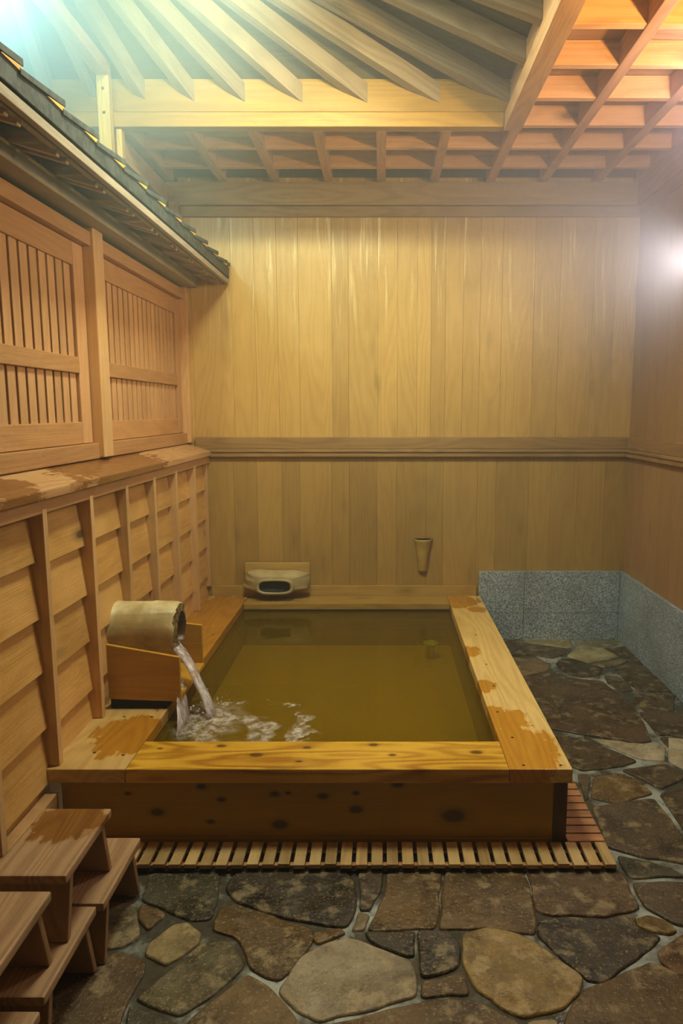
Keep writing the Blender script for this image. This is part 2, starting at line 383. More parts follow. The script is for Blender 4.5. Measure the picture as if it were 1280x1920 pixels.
S((120,112,84), (252,1872),(301,1833),(344,1794),(384,1763),(427,1763),(452,1794),(454,1811),(419,1846),(384,1877),(340,1901),(301,1892))
S(BR, (262,1692),(312,1713),(277,1741),(262,1722))
S(GT, (120,1690),(255,1692),(258,1735),(262,1748),(240,1772),(100,1790))
S((112,92,66), (100,1800),(226,1785),(270,1800),(268,1825),(243,1866),(225,1900),(205,1975),(100,1975))
S(DG, (240,1885),(285,1900),(330,1915),(335,1975),(222,1975))
S((138,116,80), (348,1915),(390,1885),(447,1838),(465,1824),(520,1862),(555,1905),(575,1975),(345,1975))
S(BR, (600,1925),(700,1900),(790,1880),(880,1872),(925,1893),(975,1920),(982,1985),(595,1985))
S((112,92,58), (1060,1903),(1095,1859),(1140,1835),(1223,1804),(1290,1833),(1330,1985),(1050,1985))
S((124,92,58), (1236,1785),(1290,1745),(1340,1825),(1270,1828),(1240,1803))
S(TN, (990,1915),(1043,1908),(1043,1985),(990,1985))
# right-hand washing area
S(PU, (925,1192),(980,1192),(979,1208),(957,1222),(930,1222))
S((176,164,126), (985,1192),(1068,1190),(1071,1212),(1064,1214),(1014,1206),(983,1203))
S((150,150,128), (1073,1190),(1161,1189),(1176,1208),(1107,1212),(1079,1206))
S(PU, (983,1208),(1057,1218),(1060,1223),(1036,1233),(1000,1226),(950,1228),(962,1216))
S((190,182,144), (1086,1209),(1129,1215),(1160,1231),(1100,1242),(1062,1228))
S(PU, (1130,1214),(1183,1211),(1226,1248),(1170,1230))
S(DK, (1050,1235),(1072,1234),(1129,1251),(1122,1264),(1093,1269),(1057,1258),(1043,1242))
S((140,120,92), (948,1232),(1007,1232),(1034,1246),(1024,1257),(982,1266),(950,1262))
S((140,128,100), (1106,1245),(1165,1234),(1177,1237),(1154,1246),(1133,1249))
S(PU, (1153,1252),(1183,1244),(1226,1252),(1266,1292),(1262,1297),(1196,1294),(1163,1264))
S((104,86,66), (960,1272),(1036,1262),(1068,1271),(1129,1277),(1163,1305),(1198,1338),(1222,1388),(1200,1391),(1107,1378),(1036,1366),(980,1330))
S(PU, (1133,1266),(1160,1268),(1188,1294),(1165,1295),(1138,1279))
S(PU, (1196,1300),(1264,1300),(1262,1334),(1210,1333),(1186,1314))
S(PU, (1217,1341),(1271,1345),(1295,1382),(1232,1373))
S((206,196,168), (1107,1384),(1246,1397),(1246,1424),(1201,1422),(1165,1407))
S((206,196,168), (1252,1381),(1300,1388),(1300,1450),(1254,1425))
S((96,82,62), (1030,1374),(1100,1387),(1159,1411),(1192,1425),(1165,1435),(1093,1444),(1060,1426))
S((136,112,74), (1112,1457),(1157,1448),(1200,1463),(1225,1486),(1157,1505),(1109,1495))
S(PU, (1164,1442),(1249,1430),(1284,1457),(1238,1478),(1207,1460))
S(PU, (1112,1512),(1227,1497),(1278,1562),(1284,1617),(1214,1606),(1138,1586))
S(PU, (1236,1487),(1300,1470),(1310,1560),(1284,1556))
S(DG, (1155,1601),(1214,1614),(1265,1630),(1278,1641),(1186,1645),(1166,1623))
S(PU, (1186,1654),(1300,1654),(1300,1735),(1264,1729),(1208,1700))
S(PU, (1082,1450),(1106,1452),(1103,1494),(1098,1498))

b = MB(); sl = b.b.loops.layers.float_color.new('stone')
def add_stone(poly, col):
    n = len(poly); c = Vector((sum(p[0] for p in poly) / n, sum(p[1] for p in poly) / n))
    pts = []
    for i in range(n):                                     # round corners and roughen edges
        p0, p1, p2 = Vector(poly[i - 1]), Vector(poly[i]), Vector(poly[(i + 1) % n])
        a = p1 + (p0 - p1) * min(.2, .017 / max((p0 - p1).length, 1e-3)); d = p1 + (p2 - p1) * min(.2, .017 / max((p2 - p1).length, 1e-3))
        pts += [a, (a + d) / 2 * .55 + p1 * .45, d]
        L = (p2 - p1).length; k = max(1, int(L / .035))
        e = p1 + (p2 - p1) * (1 - min(.2, .017 / max(L, 1e-3)))
        for j in range(1, k): pts.append(d + (e - d) * j / k)
    out = []
    for p in pts:
        q = mnoise.noise_vector(Vector((p.x * 14, p.y * 14, 0))) * .008
        out.append(Vector((p.x + q.x, p.y + q.y)))
    zt = random.uniform(-.002, .002); rnd = random.random()
    def ringv(inset, z):
        vs = []
        for p in out:
            d = (c - p); L = d.length; vs.append(b.b.verts.new((p.x + d.x / L * inset, p.y + d.y / L * inset, z)))
        return vs
    R = [ringv(0, -.03), ringv(0, zt - .006), ringv(.003, zt - .0015), ringv(.007, zt)]
    fs = []; m = len(out)
    for A, B in zip(R[:-1], R[1:]):
        for i in range(m): fs.append(b.b.faces.new((A[i], A[(i + 1) % m], B[(i + 1) % m], B[i])))
    fs.append(b.b.faces.new(R[-1]))
    r, g, bl, _ = rgb(*col)
    for f in fs:
        f[b.r] = rnd; f.smooth = len(f.verts) == 4
        for l in f.loops: l[sl] = (r, g, bl, 1)
for col, poly in stones:
    w = [onZ(px, py, 0.0)[:2] for px, py in poly]
    gx = sum(p[0] for p in w) / len(w); gy = sum(p[1] for p in w) / len(w)
    w = [(x + (x - gx) / max(math.hypot(x - gx, y - gy), 1e-6) * .004, y + (y - gy) / max(math.hypot(x - gx, y - gy), 1e-6) * .004) for x, y in w]
    add_stone(w, col)
# paving that carries on towards the viewer, behind the stools and along the right wall
random.seed(11)
def grid_stones(x0, x1, y0, y1, nx, ny):
    P = {}
    for i in range(nx + 1):
        for j in range(ny + 1):
            P[i, j] = (x0 + (x1 - x0) * i / nx + (random.uniform(-.06, .06) if 0 < i < nx else 0), y0 + (y1 - y0) * j / ny + (random.uniform(-.05, .05) if 0 < j < ny else 0))
    for i in range(nx):
        for j in range(ny):
            q = [P[i, j], P[i + 1, j], P[i + 1, j + 1], P[i, j + 1]]
            cx = sum(a[0] for a in q) / 4; cy = sum(a[1] for a in q) / 4
            q = [(a[0] + (cx - a[0]) * .05, a[1] + (cy - a[1]) * .05) for a in q]
            add_stone(q, random.choice((DK, DG, BR, GT, PU, TN)))
grid_stones(-1.2, XR, -.5, 1.62, 8, 6)
grid_stones(-1.18, -.86, 1.66, 2.33, 1, 2)
grid_stones(1.26, XR, 1.66, 2.75, 1, 3)
grid_stones(1.42, XR, 2.8, 3.75, 1, 3)
# mortar bed with a hole where the tub sits
for (x0, x1, y0, y1) in ((-1.6, 1.8, -1.0, 2.52), (.70, 1.8, 2.52, 5.1), (-1.6, .70, 5.0, 5.1)):
    vs = b.b.faces.new([b.b.verts.new((x, y, -.009)) for x, y in ((x0, y0), (x1, y0), (x1, y1), (x0, y1))])
    vs.material_index = 1
b.build('floor', [M_stone, M_mortar], kind='structure')
random.seed(5)

# ================================================================== BACK WALL
def seamX(px, py): return onY(px, py, YW)[0]
b = MB()
up = [388, 435, 478, 520, 560, 622, 653, 708, 745, 782, 808, 835, 868, 900, 940, 1000, 1048, 1110, 1150, 1205]
lo = [388, 440, 483, 530, 563, 622, 655, 707, 743, 798, 830, 893, 928, 989, 1030, 1079, 1130, 1180]
xs = [-1.36, -1.30] + [seamX(p, 600) for p in up[1:]]
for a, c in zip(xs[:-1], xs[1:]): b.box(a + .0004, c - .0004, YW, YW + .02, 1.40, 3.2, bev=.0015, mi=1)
xs = [-1.36] + [seamX(p, 980) for p in lo[1:]]
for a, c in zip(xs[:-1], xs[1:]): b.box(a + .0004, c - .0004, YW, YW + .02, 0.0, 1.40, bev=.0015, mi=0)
b.box(-1.7, 1.9, YW + .021, YW + .06, -.05, 3.6, bev=0, mi=2)
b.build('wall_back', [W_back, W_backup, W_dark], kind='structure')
b = MB()   # mid rail with moulding
b.box(-1.30, XR, YW - .030, YW - .0005, 1.385, 1.468, .3, .004)
b.box(-1.30, XR, YW - .046, YW - .0005, 1.362, 1.384, .4, .006)
b.box(-1.30, XR, YW - .036, YW - .0005, 1.330, 1.361, .6, .006)
b.build('trim_1', W_railx, kind='structure')
b = MB()   # frieze boards under the lattice ceiling
b.box(-1.5, XR, YW - .022, YW - .0005, 2.945, 3.012, .3, .003)
b.box(-1.5, XR, YW - .045, YW - .0005, 3.014, 3.16, .7, .003)
b.build('trim_2', W_railx, kind='structure')

# ================================================================== RIGHT WALL
b = MB(); y = YW
random.seed(3)
while y > -.6:
    w = random.uniform(.12, .22)
    b.box(XR, XR + .02, y - w + .0004, y - .0004, 0, 1.40, bev=.0015)
    b.box(XR, XR + .02, y - w + .0004, y - .0004, 1.40, 3.2, bev=.0015)
    y -= w
b.box(XR + .021, XR + .06, -.7, YW + .06, -.05, 3.6, bev=0, mi=1)
b.build('wall_right', [W_right, W_dark], kind='structure')
b = MB()
b.box(XR - .030, XR - .0005, -.6, YW - .047, 1.385, 1.468, .3, .004)
b.box(XR - .046, XR - .0005, -.6, YW - .047, 1.362, 1.384, .4, .006)
b.box(XR - .036, XR - .0005, -.6, YW - .047, 1.330, 1.361, .6, .006)
b.build('trim_3', W_raily, kind='structure')
b = MB()
b.box(XR - .022, XR - .0005, -.6, YW - .05, 2.945, 3.012, .3, .003)
b.box(XR - .040, XR - .0005, -.6, YW - .05, 3.014, 3.16, .7, .003)
b.build('trim_4', W_raily, kind='structure')

b = MB(); b.box(-1.7, 1.9, -.80, -.71, -.05, 3.6, bev=0)
b.build('wall_front', W_right, kind='structure')
# ================================================================== GRANITE SKIRTING
def slabs(b, axis, u0, u1, us, zs, f0, f1):
    us = [u0] + us + [u1]
    for a, c in zip(us[:-1], us[1:]):
        for z0, z1 in zip(zs[:-1], zs[1:]):
            if axis == 'X': b.box(a + .0012, c - .0012, f0, f1, z0 + .0012, z1 - .0012, bev=.002)
            else: b.box(f0, f1, a + .0012, c - .0012, z0 + .0012, z1 - .0012, bev=.002)
b = MB(); slabs(b, 'X', .71, XR - .026, [1.04], [-.008, .2, .505], YW - .025, YW - .001)
b.build('baseboard_back', M_gran, kind='structure')
b = MB(); slabs(b, 'Y', -.6, YW - .001, [.6, 1.4, 2.2, 3.0, 3.8, 4.45], [-.008, .2, .505], XR - .025, XR - .001)
b.build('baseboard_right', M_gran, kind='structure')

# ================================================================== LEFT WALL, LOWER CLAPBOARDS
random.seed(21)
b = MB()
zc = [1.30, 1.10, .889, .686, .471, .26, .05, -.03]
ys = [-.6, .43, .85, 1.27, 1.69, 2.11, 2.53, 2.95, 3.37, 3.79, 4.20, 4.62, YW - .001]
for a, c in zip(ys[:-1], ys[1:]):
    o = random.uniform(-.015, .015)
    for z1, z0 in zip(zc[:-1], zc[1:]):
        z0 += o if z0 > 0 else 0; zz1 = z1 + (o if z1 < 1.29 else 0) + .012
        if z1 > 1.29: zz1 = 1.30
        tb, tt = .028, .004
        b.hexa([(XL - .03, a + .002, z0), (XL - .03, a + .002, zz1), (XL - .03, c - .002, z0), (XL - .03, c - .002, zz1),
                (XL + tb, a + .002, z0), (XL + tt, a + .002, zz1), (XL + tb, c - .002, z0), (XL + tt, c - .002, zz1)], bev=.002)
wl = b.build('wall_left', [W_clap, W_dark], kind='structure')
for y in ys[1:-1]:
    b = MB(); zb = RZ + .001 if 2.50 < y < 5 else .236
    b.box(XL - .028, XL + .062, y - .017, y + .017, zb, 1.30, bev=.003)
    b.build('batten', W_batten, wl)
b = MB(); b.box(XL - .028, XL + .045, YW - .03, YW - .002, RZ + .07, 1.30, bev=.003); b.build('batten', W_batten, wl)
b = MB(); b.box(XL - .02, XL + .060, -.6, YW - .002, 1.285, 1.335, .4, .003); b.build('top_rail', W_laty, wl)
b = MB(); b.box(-1.6, XL - .032, -.7, YW + .05, -.05, 1.40, bev=0); b.build('wall_core', W_dark, wl)
b = MB(); b.box(XL - .02, -1.208, -.6, 2.49, -.008, .235, .4, .004)
b.build('baseboard_left', wood('left_kick_wood', (190, 152, 104), (150, 112, 70), 'Y', .5, .2, dryage=.8), kind='structure')
# sloping sill board
b = MB()
b.hexa([(-1.42, -.6, 1.395), (-1.42, -.6, 1.44), (-1.42, YW - .002, 1.395), (-1.42, YW - .002, 1.44),
        (-1.19, -.6, 1.337), (-1.19, -.6, 1.372), (-1.19, YW - .002, 1.337), (-1.19, YW - .002, 1.372)], .5, .005)
b.build('trim_5', W_shelf, loc=(-1.3, 1.8, 1.39), kind='structure')

# ================================================================== LEFT WALL, UPPER
b = MB()
b.box(-1.60, -1.43, -.6, YW - .001, 1.38, 3.0, bev=0)
b.build('wall_left_upper', W_dark, kind='structure')
def window(n, y0, y1, s0, s1):
    """y0..y1 outer frame, s0..s1 slatted field"""
    root = thing('window_%d' % n, (-1.40, (y0 + y1) / 2, 1.45), None, None, kind='structure')
    X0, X1 = -1.429, -1.372
    b = MB()
    b.box(X0, X1, y0, s0, 1.50, 2.40, bev=.004); b.box(X0, X1, s1, y1, 1.50, 2.40, bev=.004)
    b.build('stile', W_lat, root)
    b = MB()
    b.box(X0, X1 - .001, s0, s1, 1.50, 1.60, bev=.004); b.box(X0, X1 - .001, s0, s1, 2.295, 2.40, bev=.004)
    b.box(X0, X1 + .004, s0, s1, 1.82, 1.893, bev=.004)
    b.build('rail', W_laty, root)
    b = MB(); y = s1 - .012
    while y > s0 + .02:
        for z0, z1 in ((1.60, 1.82), (1.893, 2.295)):
            b.box(X0 + .012, X1 - .012, max(y - .0605, s0), y, z0 - .002, z1 + .002, bev=.003)
        y -= .0775
    b.build('slats', W_lat, root)
    return root
window(1, 1.95, 3.405, 2.03, 3.295)
window(2, 3.535, 4.975, 3.60, 4.875)
window(3, -.2, 1.84, -.1, 1.75)
b = MB()
b.box(-1.43, -1.345, -.6, YW - .002, 1.425, 1.498, .3, .004)
b.box(-1.43, -1.335, -.6, YW - .002, 2.402, 2.465, .6, .004)
b.build('trim_6', W_laty, kind='structure')
for i, (y0, y1) in enumerate(((3.41, 3.53), (1.842, 1.948), (4.976, YW - .002))):
    b = MB(); b.box(-1.43, -1.322, y0, y1, 1.43, 2.56, bev=.004)
    b.build('post', W_batten, loc=(0, 0, 0), label=['square wooden post between the two slatted windows on the left wall', 'square wooden post at the near end of the nearer slatted window', 'narrow wooden corner post where the slatted window meets the back wall'][i], cat='post')

# ---- small roof over the left wall
er = thing('eave_roof', (-1.25, 2.8, 2.47), 'narrow shingled eave roof running along the top of the left wall', 'roof')
b = MB(); b.box(-1.40, -1.25, -.6, YW - .002, 2.485, 2.55, .4, .004); b.build('wall_plate', W_eave, er)
b = MB(); b.box(-1.44, -1.30, -.6, YW - .002, 2.55, 2.62, .2, .003); b.build('inner_plate', W_eave, er)
b = MB(); b.hexa([(-1.60, -.6, 2.74), (-1.60, -.6, 2.76), (-1.60, YW - .01, 2.74), (-1.60, YW - .01, 2.76), (-1.05, -.6, 2.565), (-1.05, -.6, 2.585), (-1.05, YW - .01, 2.565), (-1.05, YW - .01, 2.585)], .4, .002)
b.build('roof_deck', W_eave, er)
b = MB(); b.box(-1.052, -1.03, -.6, YW - .012, 2.548, 2.612, .4, .003); b.build('drip_board', W_shake, er)
b = MB(); b.box(-1.060, -1.036, -.6, YW - .012, 2.509, 2.541, .4, .003); b.build('fascia_board', W_eave, er)
b = MB(); b.box(-1.105, -1.082, -.6, YW - .012, 2.520, 2.536, .4, .002); b.build('eave_strip', W_eave, er)
y = 0.2
W_rft = wood('eave_rafter_wood', (214, 190, 150), (160, 132, 100), 'X', .6, 0)
while y < 4.98:
    for dy in (0, .075):
        b = MB(); b.beam((-1.30, y + dy, 2.585), (-1.085, y + dy, 2.523), .024, .045, bev=.002); b.build('rafter_tail', W_rft, er)
    y += .335
y = -.3; k = 0
W_litgap = wood('painted_lit_gap', (236, 190, 90), (206, 150, 60), 'Y', .5, 0)
while y < 4.95:
    L = .295; y1 = min(y + L, YW - .012)
    b = MB()
    for (xa, xb, zu) in ((-1.20, -1.022, 0.0), (-1.40, -1.18, .055), (-1.6, -1.38, .115)):
        z = 2.598 + zu
        b.hexa([(xa, y, z + .050), (xa, y, z + .068), (xa, y1, z + .078), (xa, y1, z + .098), (xb, y, z), (xb, y, z + .018), (xb, y1, z + .028), (xb, y1, z + .050)], bev=.002)
    sk = b.build('shake', W_shake, er)
    b = MB(); b.hexa([(-1.19, y1 - .12, 2.63), (-1.19, y1 - .12, 2.632), (-1.19, y1 - .008, 2.63), (-1.19, y1 - .008, 2.652),
                      (-1.024, y1 - .12, 2.610), (-1.024, y1 - .12, 2.612), (-1.024, y1 - .008, 2.608), (-1.024, y1 - .008, 2.625)], bev=0)
    b.build('lit_gap_wedge', W_litgap, sk)  # added yellow piece, its colour stands in for light under the shake end
    y += .275; k += 1

# ================================================================== CEILING LATTICE (low part, round the raised bay)
GZ = 3.165
ce = MB()
ce.box(-2.6, XR + .02, 4.155, YW + .02, GZ + .105, GZ + .125, bev=0)
ce.box(.76, XR + .02, -.6, 4.14, GZ + .105, GZ + .125, bev=0)
ceil = ce.build('ceiling', W_board, kind='structure')
for x in (.36, .005, -.345, -.70, -1.05, -1.40, -1.75):
    b = MB(); b.box(x - .028, x + .028, 4.135, YW - .046, GZ - .002, GZ + .104, bev=.003); b.build('joist', W_joist, ceil)
for x in (1.085, 1.445, 1.72):
    b = MB(); b.box(x - .028, x + .028, -.6, YW - .046, GZ - .002, GZ + .104, bev=.003); b.build('joist', W_joist, ceil)
for k, y in enumerate((4.41, 4.74)):
    b = MB(); b.box(-1.9, XR - .045, y - .018, y + .018, GZ + .002, GZ + .104, bev=.002); b.build('cross_batten', W_cross, ceil)
y = 4.08
while y > -.4:
    b = MB(); b.box(.765, XR - .045, y - .02, y + .02, GZ + .002, GZ + .104, bev=.002); b.build('cross_batten', W_cross, ceil)
    y -= .335

# ---- the two heavy beams that edge the raised bay
b = MB()
b.box(-2.6, .70, 4.10, 4.15, 3.25, 3.415, .3, .003)
o1 = b.build('crossbeam', W_beam, loc=(0, 4.12, 3.2), label='long yellow lit crossbeam spanning the room below the slanting rafters', cat='beam')
b = MB(); b.box(-2.6, .665, 4.075, 4.148, GZ, 3.24, .6, .004); b.build('lower_board', W_beam, o1)
b = MB()
b.box(.70, .745, -.6, 4.15, 3.25, 3.415, .3, .003)
o2 = b.build('side_beam', W_beamy, loc=(.72, 2, 3.2), label='long brown beam running toward the viewer beside the orange coffered ceiling', cat='beam')
b = MB(); b.box(.667, .762, -.6, 4.10, GZ - .012, 3.24, .6, .004); b.build('lower_board', W_beamy, o2)
b = MB(); b.box(.70, .756, 4.10, YW - .046, GZ - .012, GZ + .104, .6, .004); b.build('extension', W_joist, o2)
b = MB(); b.box(-1.50, -1.43, 0, 4.06, 3.40, 3.47, .6, .004)
b.build('wall_plate_beam', W_beamy, loc=(0, 0, 0), label='pale plate beam running toward the viewer above the yellow post', cat='beam')
b = MB(); b.box(-1.475, -1.415, 4.15, YW - .05, 3.02, 3.14, .6, .004)
b.build('side_plate_beam', W_beamy, loc=(0, 0, 0), label='dim hazy beam running from the yellow post back to the rear wall', cat='beam')
b = MB(); b.box(-1.497, -1.432, 4.02, 4.072, 2.60, 3.41, .6, .003)
o = b.build('hanging_post', W_post, loc=(-1.46, 4.05, 2.7), label='pale yellow square post standing behind the eave and bolted to the crossbeam', cat='post')
b = MB()
for z in (3.335, 3.215):
    b = MB(); b.rings([[( -1.463 + .008 * math.cos(t), yy, z + .008 * math.sin(t)) for t in [i * math.pi / 5 for i in range(10)]] for yy in (4.0185, 4.025)])
    b.build('bolt', M_nail, o)
b = MB(); b.box(-1.43, -1.40, 4.09, 4.14, 2.60, 3.16, .6, .003); b.build('rear_board', W_post, o)
b = MB(); b.box(-1.40, -1.345, YW - .10, YW - .05, 2.62, 3.02, .6, .003)
b.build('wall_post', W_joist, loc=(-1.37, YW - .08, 2.65), label='short dim post against the back wall behind the eave end', cat='post')

# ---- fan rafters up to the hip
T = 2.9
A = Vector((-.605 * T, 1.135 * T, H + .878 * T))
ends = []
for px in (-20, 88, 175, 260, 350, 442, 547, 665, 797, 925): ends.append(Vector(onY(px, 166, 4.10)))
for yy in (3.72, 3.36, 3.0, 2.62, 2.2, 1.7): ends.append(Vector((.70, yy, ends[0].z)))
ends = [Vector((e.x, e.y, 3.372)) for e in ends]
lab = ['first', 'second', 'third', 'fourth', 'fifth', 'sixth', 'seventh', 'eighth', 'ninth', 'tenth']
for i, e in enumerate(ends):
    d = (A - e).normalized(); b = MB()
    Q = Matrix.Translation((0, 0, 0))
    side = d.cross(Vector((0, 0, 1))).normalized(); u = side.cross(d)
    # plumb cut at the beam face
    pts = []
    w, h = .062, .10
    fn = Vector((0, 1, 0)) if i < 10 else Vector((1, 0, 0))
    for sx in (-1, 1):
        for end in (0, 1):
            for sz in (-1, 1):
                if end == 0:
                    base = e + side * sx * w / 2 + Vector((0, 0, sz * h / 2))
                    t = (e - base).dot(fn) / d.dot(fn); base = base + d * t
                    pts.append(base - fn * .0)
                else: pts.append(e + (A - e) * .86 + side * sx * w * .45 + u * sz * h / 2)
    M = Matrix.Translation(e)
    b.hexa(pts, bev=.003)
    # grain follows the rafter: rotate mesh into its own axis
    o_rot = Matrix((d, side, u)).transposed().to_4x4()
    Mi = (Matrix.Translation(e) @ o_rot).inverted()
    for v in b.b.verts: v.co = Mi @ v.co
    if i < 10: lb = 'slanting roof rafter, %s from the left along the yellow crossbeam' % lab[i]
    else: lb = 'dim roof rafter meeting the brown side beam, %s from the corner' % lab[i - 10]
    o = b.build('rafter', W_raft, loc=(0, 0, 0), label=lb, cat='rafter', group='slanting rafters of the raised bay')
    o.matrix_world = Matrix.Translation(e) @ o_rot
# roof boards above the rafters
b = MB()
base = [Vector((-3.2, 4.14, 3.43))] + [Vector((-2.6 + i * .3, 4.14, 3.43)) for i in range(12)] + [Vector((.74, 4.14, 3.43))] + [Vector((.74, 4.14 - i * .4, 3.43)) for i in range(1, 12)]
Av = A + Vector((0, 0, .085))
for p, q in zip(base[:-1], base[1:]):
    n = (q - p).cross(Av - p).normalized() * .02
    if n.z < 0: n = -n
    vs = [b.b.verts.new(x) for x in (p, q, Av, p + n, q + n, Av + n)]
    for f in ((0, 1, 2), (3, 4, 5), (0, 1, 4, 3), (1, 2, 5, 4), (2, 0, 3, 5)): b.b.faces.new([vs[i] for i in f])[b.r] = random.random()
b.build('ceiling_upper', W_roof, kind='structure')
b = MB()
for tri in (((-3.2, 4.14, 3.43), (-3.2, -.6, 3.43), tuple(Av)), ((-3.2, -.6, 3.43), (.74, -.6, 3.43), tuple(Av))):
    b.b.faces.new([b.b.verts.new(x) for x in tri])
b.build('ceiling_side', W_roof, kind='structure')

# ================================================================== TUB
Y0, Y1 = 2.489, YW - .026
IX0, IX1, IY0, IY1 = -.955, .482, 2.715, 4.80
tub = thing('bath_tub', (-.25, 3.7, 0), 'large square wooden hot spring bath tub full of murky golden water', 'bath tub')
def nails(par, pts, z=RZ):
    for x, y in pts:
        b = MB(); b.rings([[(x + .006 * math.cos(t), y + .006 * math.sin(t), zz) for t in [i * math.pi / 5 for i in range(10)]] for zz in (z - .002, z + .0006)])
        b.build('nail', M_nail, par)
b = MB(); b.box(-1.265, IX0, Y0, Y1, RZ - .055, RZ, .2, .004)
rb = b.build('rim_board', [W_riml, M_nail], tub, label='left rim board, pale and dry at the front corner')
nails(rb, [(-1.0, 2.60), (-1.0, 2.95), (-1.12, 2.95), (-1.12, 2.62), (-1.0, 3.6), (-1.0, 4.1)])
def hexbox(b, pts2, z0, z1, rnd, bev=.004):
    (ax, ay), (bx, by), (cx, cy), (dx, dy) = pts2    # front-left, front-right, back-right, back-left
    b.hexa([(ax, ay, z0), (ax, ay, z1), (dx, dy, z0), (dx, dy, z1), (bx, by, z0), (bx, by, z1), (cx, cy, z0), (cx, cy, z1)], rnd, bev)
b = MB(); hexbox(b, [(IX0 + .002, Y0 - .002), (IX1 - .001, Y0 - .002), (IX1 - .001, IY0), (IX0 + .002, IY0)], RZ - .055, RZ + .001, .35)
rb = b.build('rim_board', [W_rimf, M_nail], tub, label='front rim board, wet and golden')
nails(rb, [(IX0 + .03, 2.53), (IX0 + .03, 2.60), (IX0 + .03, 2.67), (-.45, 2.54), (-.42, 2.66), (-.1, 2.6), (.2, 2.55), (.2, 2.66), (.43, 2.54), (.43, 2.62)])
b = MB(); b.box(IX1, .719, Y0, Y1, RZ - .055, RZ, .7, .004)
rb = b.build('rim_board', [W_rimr, M_nail], tub, label='right rim board with dry pale wood and wet patches')
nails(rb, [(.54, 2.52), (.68, 2.52), (.54, 2.75), (.52, 3.0), (.55, 3.3), (.56, 3.6), (.57, 4.1)])
b = MB(); b.box(IX0 + .002, IX1 - .001, IY1, Y1, RZ - .045, RZ - .002, .5, .004)
b.build('rim_board', W_rimb, tub, label='back rim board')
b = MB()
b.box(-1.205, .705, 2.509, 2.54, .040, RZ - .056, .3, .003)
b.box(-1.205, .705, 2.506, 2.54, -.005, .039, .6, .002)
b.build('front_panel', W_front, tub)
b = MB(); b.box(.655, .707, 2.5045, 2.56, -.005, RZ - .056, .8, .003)
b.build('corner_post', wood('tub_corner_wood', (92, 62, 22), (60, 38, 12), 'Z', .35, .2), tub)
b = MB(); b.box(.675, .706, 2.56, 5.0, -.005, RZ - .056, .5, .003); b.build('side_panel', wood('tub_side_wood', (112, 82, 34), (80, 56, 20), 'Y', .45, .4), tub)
b = MB()
zf = .020
for (x0, x1, y0, y1) in ((IX0 - .04, IX0 - .004, IY0 - .04, IY1 + .05), (IX1 + .004, IX1 + .04, IY0 - .04, IY1 + .05)):
    for z in range(4): b.box(x0, x1, y0, y1, zf + z * .061, zf + (z + 1) * .061 - .0015, bev=.002)
for (y0, y1) in ((IY0 - .04, IY0 - .004), (IY1 + .004, IY1 + .04)):
    for z in range(4): b.box(IX0 - .003, IX1 + .003, y0, y1, zf + z * .061, zf + (z + 1) * .061 - .0015, bev=.002)
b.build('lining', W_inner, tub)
b = MB(); x = IX0 - .03
while x < IX1 + .02: b.box(x, min(x + .148, IX1 + .03), IY0 - .03, IY1 + .03, zf - .018, zf, bev=0, rnd=.5); x += .148
b.build('bottom', W_floorb, tub)
# trim board at the back
b = MB(); b.box(-1.22, .695, YW - .022, YW - .001, RZ - .02, .398, .4, .003)
b.build('baseboard_tub', W_trim, kind='structure')
# water
WZ = .268
b = MB(); b.b.faces.new([b.b.verts.new(p) for p in ((IX0 - .003, IY0 - .003, WZ), (IX1 + .003, IY0 - .003, WZ), (IX1 + .003, IY1 + .003, WZ), (IX0 - .003, IY1 + .003, WZ))])
b.build('bath_water', M_water, loc=(0, 0, 0), label='murky golden green bath water filling the wooden tub', cat='water', kind='stuff')
b = MB(); b.b.faces.new([b.b.verts.new((x - .75 + .0, y + 3.06, WZ + .0015)) for x, y in ((-.2, -.34), (.7, -.34), (.7, .4), (-.2, .4))])
b.build('splash_foam', M_foam, loc=(-.75, 3.06, WZ), label='white foam and bubbles round the falling water at the near left of the tub', cat='foam', kind='stuff')
# submerged ring
px, py, _ = onZ(808, 1205, .13)
o = thing('drain_pipe', (px, py, zf), 'small pale ring topped overflow drain under the water at the far right', 'drain')
b = MB()
prof = [(.024, zf + .001), (.022, .118), (.044, .120), (.052, .127), (.050, .134), (.026, .135), (.018, .128), (.014, .11)]
b.rings([[(px + r * math.cos(t), py + r * math.sin(t), z) for t in [i * math.pi / 12 for i in range(24)]] for r, z in prof])
b.build('ring_top', M_ring, o)

